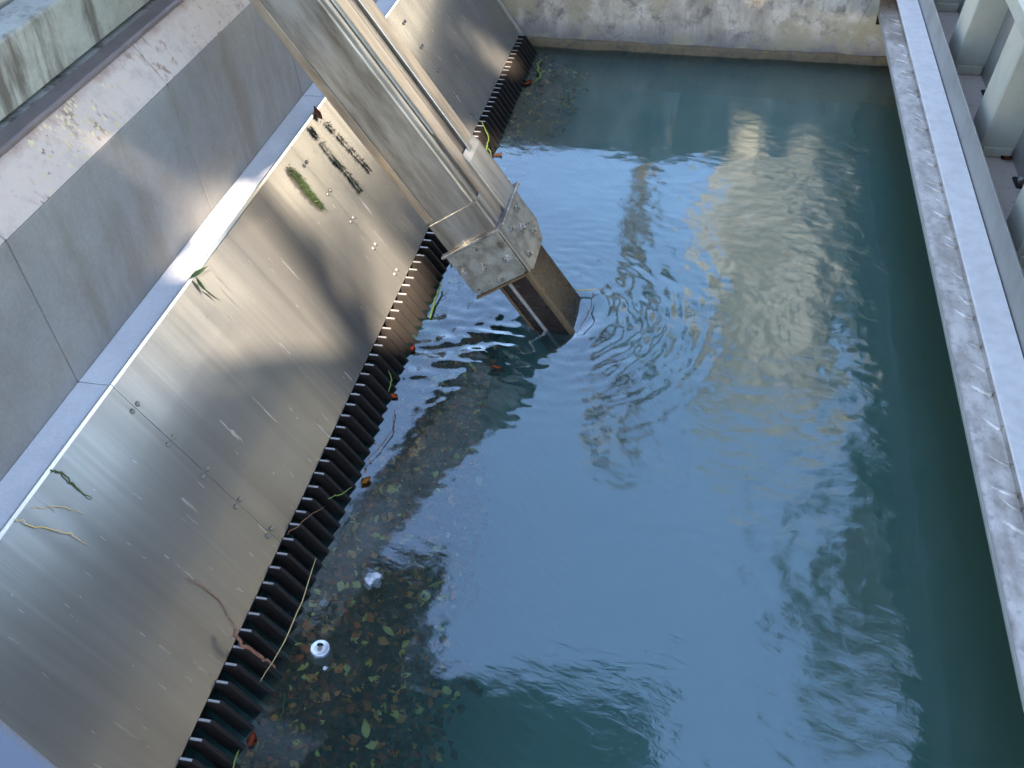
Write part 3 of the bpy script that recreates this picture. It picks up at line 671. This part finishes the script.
strand('straw', [onb(316, 558, .03), onb(302, 602, .035), onb(284, 643, .035), onb(260, 682, .02)], .0019, 'straw', 'long pale straw bent across the rack bars', 'straw', sub=4, jit=.0005)
strand('straw', [onb(288, 535, .02), onb(305, 520, .02), onb(325, 506, .02)], .0018, 'root', 'thin brown twig across the bar tips above the long straw', 'twig')
strand('grass', [onb(329, 498, .02), onb(342, 494, .03), onb(352, 487, .03)], .0022, 'grass', 'green grass blade across the bars at the start of the leaf bed', 'grass blade')
strand('grass', [onw(233, 770, .03), onw(239, 750, .02)], .0026, 'grass', 'green grass blade at the bottom edge of the photo by the bars', 'grass blade')
strand('grass', [onw(430, 318), onw(436, 298, .02), onw(442, 280, .03)], .005, 'grass', 'yellow green grass blade standing at the bars under the arm', 'grass blade', jit=.001)
strand('pond_weed', [onb(482, 121, .02), onb(489, 137, .04), onb(486, 153, .04), onb(492, 165, .02)], .0035, 'grass', 'curled green weed stem on the rack beyond the arm', 'weed', jit=.001)
strand('pond_weed', [onb(486, 146, .03), onb(491, 152, .04), onb(493, 164, .01)], .003, 'grass', 'second green weed stem crossing the curled one beyond the arm', 'weed', jit=.001)
strand('shoot', [onw(389, 392, .01), onw(392, 380, .04), onw(389, 370, .07)], .003, 'grass', 'green shoot standing among the bars above the bright orange leaf', 'shoot', jit=.001)
strand('pond_weed', [onw(540, 60, .01), onw(537, 68, .02), onw(541, 76, .01), onw(536, 82)], .006, 'grass', 'green weed in the far corner of the pool by the end wall', 'weed', jit=.006)
strand('pond_weed', [onw(285, 692, -.02), onw(283, 712, -.02), onw(277, 727, -.02), onw(284, 738, -.02)], .0025, 'grass', 'drowned green stem in the leaf bed near the bottom', 'weed')
strand('pond_weed', [onw(305, 612, -.01), onw(311, 622, -.01), onw(308, 632, -.01)], .0022, 'grass', 'short green weed bit just above the drink can', 'weed')
strand('twig', [onw(395, 410, .01), onw(392, 432, .01), onw(375, 452, .01), onw(365, 462, .01)], .002, 'root', 'dark bent twig floating along the bars left of the reflection', 'twig')
strand('twig', [onw(570, 291, .01), onw(590, 290, .02), onw(600, 289, .01)], .003, 'straw', 'brown twig drifting against the right side of the arm', 'twig')
strand('twig', [onw(593, 292, .03), onw(592, 305, .03), onw(584, 322, .02), onw(577, 333, .0)], .0022, 'root', 'thin curved dark twig beside the arm where it enters the water', 'twig')

# drink can standing in the litter, lid up
cp = onw(320, 648, .006); can = empty('drink_can', cp - Vector((0, 0, .1))); tag(can, 'white lidded drink can bobbing upright at the edge of the leaf bed', 'can')
t = MT('can_metal'); t.pbr((.80, .82, .84), .3, .6); M['can'] = t.m
t = MT('can_paint'); t.pbr((.35, .38, .40), .35, .2); M['canp'] = t.m
bm = bmesh.new(); seg = 28
prof = [(.024, -.112), (.031, -.105), (.033, -.095), (.033, -.02), (.0275, -.002)]
rings = [[bm.verts.new(cp + Vector((r_ * math.cos(2 * math.pi * k / seg), r_ * math.sin(2 * math.pi * k / seg), z_))) for k in range(seg)] for r_, z_ in prof]
for a, b in zip(rings, rings[1:]):
    for k in range(seg): bm.faces.new((a[k], a[(k + 1) % seg], b[(k + 1) % seg], b[k]))
bm.faces.new(rings[0][::-1]); build('can_body', bm, M['canp'], can, smooth=True)
bm = bmesh.new(); prof = [(.0276, -.003), (.0285, .002), (.0265, .003), (.0255, -.001), (.012, 0), (0.002, 0)]
rings = [[bm.verts.new(cp + Vector((r_ * math.cos(2 * math.pi * k / seg), r_ * math.sin(2 * math.pi * k / seg), z_))) for k in range(seg)] for r_, z_ in prof]
for a, b in zip(rings, rings[1:]):
    for k in range(seg): bm.faces.new((a[k], a[(k + 1) % seg], b[(k + 1) % seg], b[k]))
bm.faces.new(rings[-1]); lid = build('lid', bm, M['can'], can, smooth=True)
bm = bmesh.new(); vs = [bm.verts.new(cp + Vector((-.003 + .0105 * math.cos(2 * math.pi * k / 16), .011 + .007 * math.sin(2 * math.pi * k / 16), .0014))) for k in range(16)]; bm.faces.new(vs); build('opening', bm, M['black'], lid)
bm = bmesh.new(); vs = [bm.verts.new(cp + Vector((.001 + .0065 * math.cos(2 * math.pi * k / 16), -.003 + .009 * math.sin(2 * math.pi * k / 16), z_))) for z_ in (.0012, .0025) for k in range(16)]
bm.faces.new(vs[16:])
for k in range(16): bm.faces.new((vs[k], vs[(k + 1) % 16], vs[16 + (k + 1) % 16], vs[16 + k]))
build('pull_tab', bm, M['bolt'], lid)
t = MT('white_scrap'); t.pbr((.42, .43, .44), .6); M['white'] = t.m
def scrap(name, p, s, label, cat, mat='white', sq=.4, seed=1):
    bm = bmesh.new(); bmesh.ops.create_icosphere(bm, subdivisions=3, radius=s)
    for v in bm.verts: v.co *= 1 + .9 * noise.noise(v.co * (1.6 / s) + Vector((seed, 0, 0))); v.co.z *= sq
    bmesh.ops.translate(bm, verts=bm.verts, vec=Vector(p)); return tag(build(name, bm, M[mat], smooth=False), label, cat)
scrap('plastic_scrap', onw(372, 581, -.006), .026, 'crumpled white plastic scrap under the surface at the edge of the leaf bed', 'scrap')
scrap('pebble', onw(324, 603, -.008), .012, 'small pale pebble among the leaves above the drink can', 'pebble', seed=4)
scrap('foam_bit', onw(325, 668, .002), .006, 'tiny white foam crumb floating below the drink can', 'foam crumb', seed=9)

# ------------------------------------------------------------------ surroundings that light, shade and mirror
t = MT('rendered_tower').world(); c = t.mix(t.noise(1.5, 6, .7), (.17, .162, .15), (.28, .27, .255)); c = t.mix(t.ramp(t.noise(1, 5, .65, t.mapped((2.4, 2.4, .16))), [(.44, 0), (.54, .9)]), c, (.07, .068, .06)); t.pbr(c, .9); M['tower'] = t.m
t = MT('dark_window').world(); t.pbr((.03, .035, .04), .2); M['win'] = t.m
tw = empty('gate_tower', (2.0, 15, .6)); tag(tw, 'pale concrete gate tower beyond the end wall, seen only mirrored in the water', 'tower')
bm = bmesh.new(); box(bm, (.55, 15, .3), (3.1, 18, 10.6)); box(bm, (.35, 14.85, 10.4), (3.3, 18.1, 10.75)); box(bm, (.15, 14.9, .3), (.52, 15.3, 8.2)); box(bm, (1.15, 14.9, .3), (1.32, 14.995, 10.3)); box(bm, (2.35, 14.8, .3), (2.6, 14.995, 10.3)); build('tower_wall', bm, M['tower'], tw, bevel=.04)
for z_ in (2.2, 5.2, 7.6):
    bm = bmesh.new(); box(bm, (1.5, 14.97, z_), (2.1, 15.1, z_ + 1.1)); build('window', bm, M['win'], tw)
hs = empty('powerhouse', (16, 22, .6)); tag(hs, 'long cream powerhouse to the far right, seen only mirrored in the steel plates', 'building')
t = MT('cream_render').world(); c = t.mix(t.noise(.8, 5), (.76, .72, .62), (.84, .80, .71)); t.pbr(c, .9); M['cream'] = t.m
Mh = Matrix.Translation((14, 18, 0)) @ Matrix.Rotation(R(-42), 4, 'Z')
bm = bmesh.new(); box(bm, (-14, 0, .3), (1.5, 6, 8.5), Mh); build('house_wall', bm, M['cream'], hs)
bm = bmesh.new(); prism(bm, [(-14.5, 8.5), (-14.5, 8.8), (2, 8.8), (2, 8.5)], -.6, 6.6, Mh); build('roof', bm, M['darksteel'], hs)
for k in range(4):
    bm = bmesh.new(); box(bm, (-12.5 + k * 3.6, -.04, 5.9), (-11.7 + k * 3.6, .05, 7.0), Mh); build('window', bm, M['win'], hs)

t = MT('bark').world(); t.pbr(t.mix(t.noise(6, 6), (.07, .05, .035), (.18, .14, .10)), .9, 0, t.bump(t.noise(12, 5), .6, .03)); M['bark'] = t.m
M['leafg'] = colmat('tree_leaves', .6)
def tree(loc, h, cr, n, leaf, label, cols, trunk=.18, ccz=.66, seed=0, keep=None, rz=None, group=None):
    rg = random.Random(seed); loc = Vector(loc); root = empty('tree', loc); tag(root, label, 'tree', group)
    bm = bmesh.new(); pts = [loc + Vector((math.sin(k * .9 + seed) * .12 * k / 3, math.cos(k * 1.3 + seed) * .1 * k / 3, h * .85 * k / 7)) for k in range(8)]
    tube(bm, pts, trunk, 10, lambda t_: 1 - .8 * t_)
    cc = loc + Vector((0, 0, h * ccz)); rz = rz or h * .36; tips = []
    for k in range(26):
        b0 = pts[rg.randint(2, 6)]; d_ = Vector((rg.gauss(0, 1), rg.gauss(0, 1), rg.gauss(.4, .7))).normalized()
        tip = cc + Vector((d_.x * cr, d_.y * cr, d_.z * rz)) * rg.uniform(.45, .95); mid = b0.lerp(tip, .5) + Vector((0, 0, .2))
        tube(bm, [b0, mid, tip], trunk * .28, 5, lambda t_: 1 - .8 * t_); tips.append(tip); tips.append(mid)
    build('trunk', bm, M['bark'], root, smooth=True)
    bm = bmesh.new(); layer = bm.loops.layers.color.new('Col')
    for k in range(n):
        tp_ = tips[rg.randrange(len(tips))]; cs = cr * .23
        p = tp_ + Vector((rg.gauss(0, cs), rg.gauss(0, cs), rg.gauss(0, cs * .8)))
        if keep and not keep(p): continue
        nn = Vector((rg.gauss(0, 1), rg.gauss(0, 1), rg.gauss(.5, 1))).normalized(); ux = nn.orthogonal().normalized(); uy = nn.cross(ux); L = leaf * rg.uniform(.6, 1.3)
        cc_ = rg.choice(cols)
        f = bm.faces.new([bm.verts.new(p + ux * L * .5 * a + uy * L * .32 * b) for a, b in ((-1, 0), (0, -1), (1, 0), (0, 1))])
        for lp in f.loops: lp[layer] = (*cc_, 1)
    build('crown', bm, M['leafg'], root); return root
GR = [(.05, .08, .02), (.08, .11, .03), (.04, .06, .02), (.11, .12, .04)]
AU = [(.14, .11, .05), (.20, .15, .07), (.08, .08, .03), (.26, .22, .13)]
# gaps cut in the added canopy: sun paths to the places that are lit in the photograph
targets = [((-1.36, 3.12, .38), .44), ((-1.45, 2.3, .52), .14), ((-1.79, 2.45, 1.24), .11), ((-.35, 6.25, .60), .15), ((-.85, 6.25, .56), .14), ((.30, 6.25, .60), .17), ((.65, 6.25, .62), .13), ((1.02, 6.9, .5), .22), ((-1.25, 5.5, .3), .2), ((-1.0, 4.0, .9), .2)]
def canopy(p):
    for tg, r_ in targets:
        v_ = p - Vector(tg); al = v_.dot(sunv)
        if (v_ - sunv * al).length < r_: return False
    return True
base = Vector((-.2, 3.3, .6)) + sunv * 13.5  # unseen crowns added on the sun line to shade the pool
for k, (dx, dy, hh) in enumerate(((-3.2, -.8, 0), (0, 0, .3), (3.1, .4, -.2))):
    tree((base.x + dx, base.y + dy, .6), base.z + 3.2, 2.9, 9000, .30, ['broad tree behind the camera to the left, shading the pool', 'broad tree straight behind the camera, shading the pool', 'broad tree behind the camera to the right, shading the pool'][k], GR, .3, .80, 11 + k, canopy, 3.6, 'trees behind the camera')
base = Vector((-.6, 1.2, .3)) + sunv * 12.5  # two more crowns added lower down to stop sun reaching the near plates
for k, dx in enumerate((-1.7, 1.5)):
    tree((base.x + dx, base.y, .6), base.z + 2.6, 2.6, 9000, .30, ['lower tree behind the camera, the one to the left', 'lower tree behind the camera, the one to the right'][k], GR, .25, .78, 31 + k, canopy, 3.0, 'trees behind the camera')
tree((-1.0, 15.5, .6), 14, .35, 900, .22, 'slender autumn tree beyond the end wall, mirrored as a broken column', AU, .16, .6, 5, None, 5.5, 'trees beyond the pool')
tree((4.0, 11.5, .6), 13.5, 1.6, 5000, .2, 'bushy tree right of the gate tower, mirrored in the water', AU + GR, .2, .68, 6, None, 4.5, 'trees beyond the pool')
for k, (x_, y_) in enumerate(((7.5, -1), (8.0, 2.2), (8.6, 5.2))):
    tree((x_, y_, .6), 8.5, 2.5, 12000, .28, ['dark tree behind the ribbed wall, nearest the camera', 'dark tree behind the ribbed wall, the middle one', 'dark tree behind the ribbed wall, farthest from the camera'][k], GR, .16, .55, 21 + k, None, 3.6, 'trees behind the ribbed wall')
tree((-7, 13, .6), 8, 2.6, 5000, .22, 'low green tree far left beyond the pool', GR, .2, .6, 9, None, 3, 'trees beyond the pool')
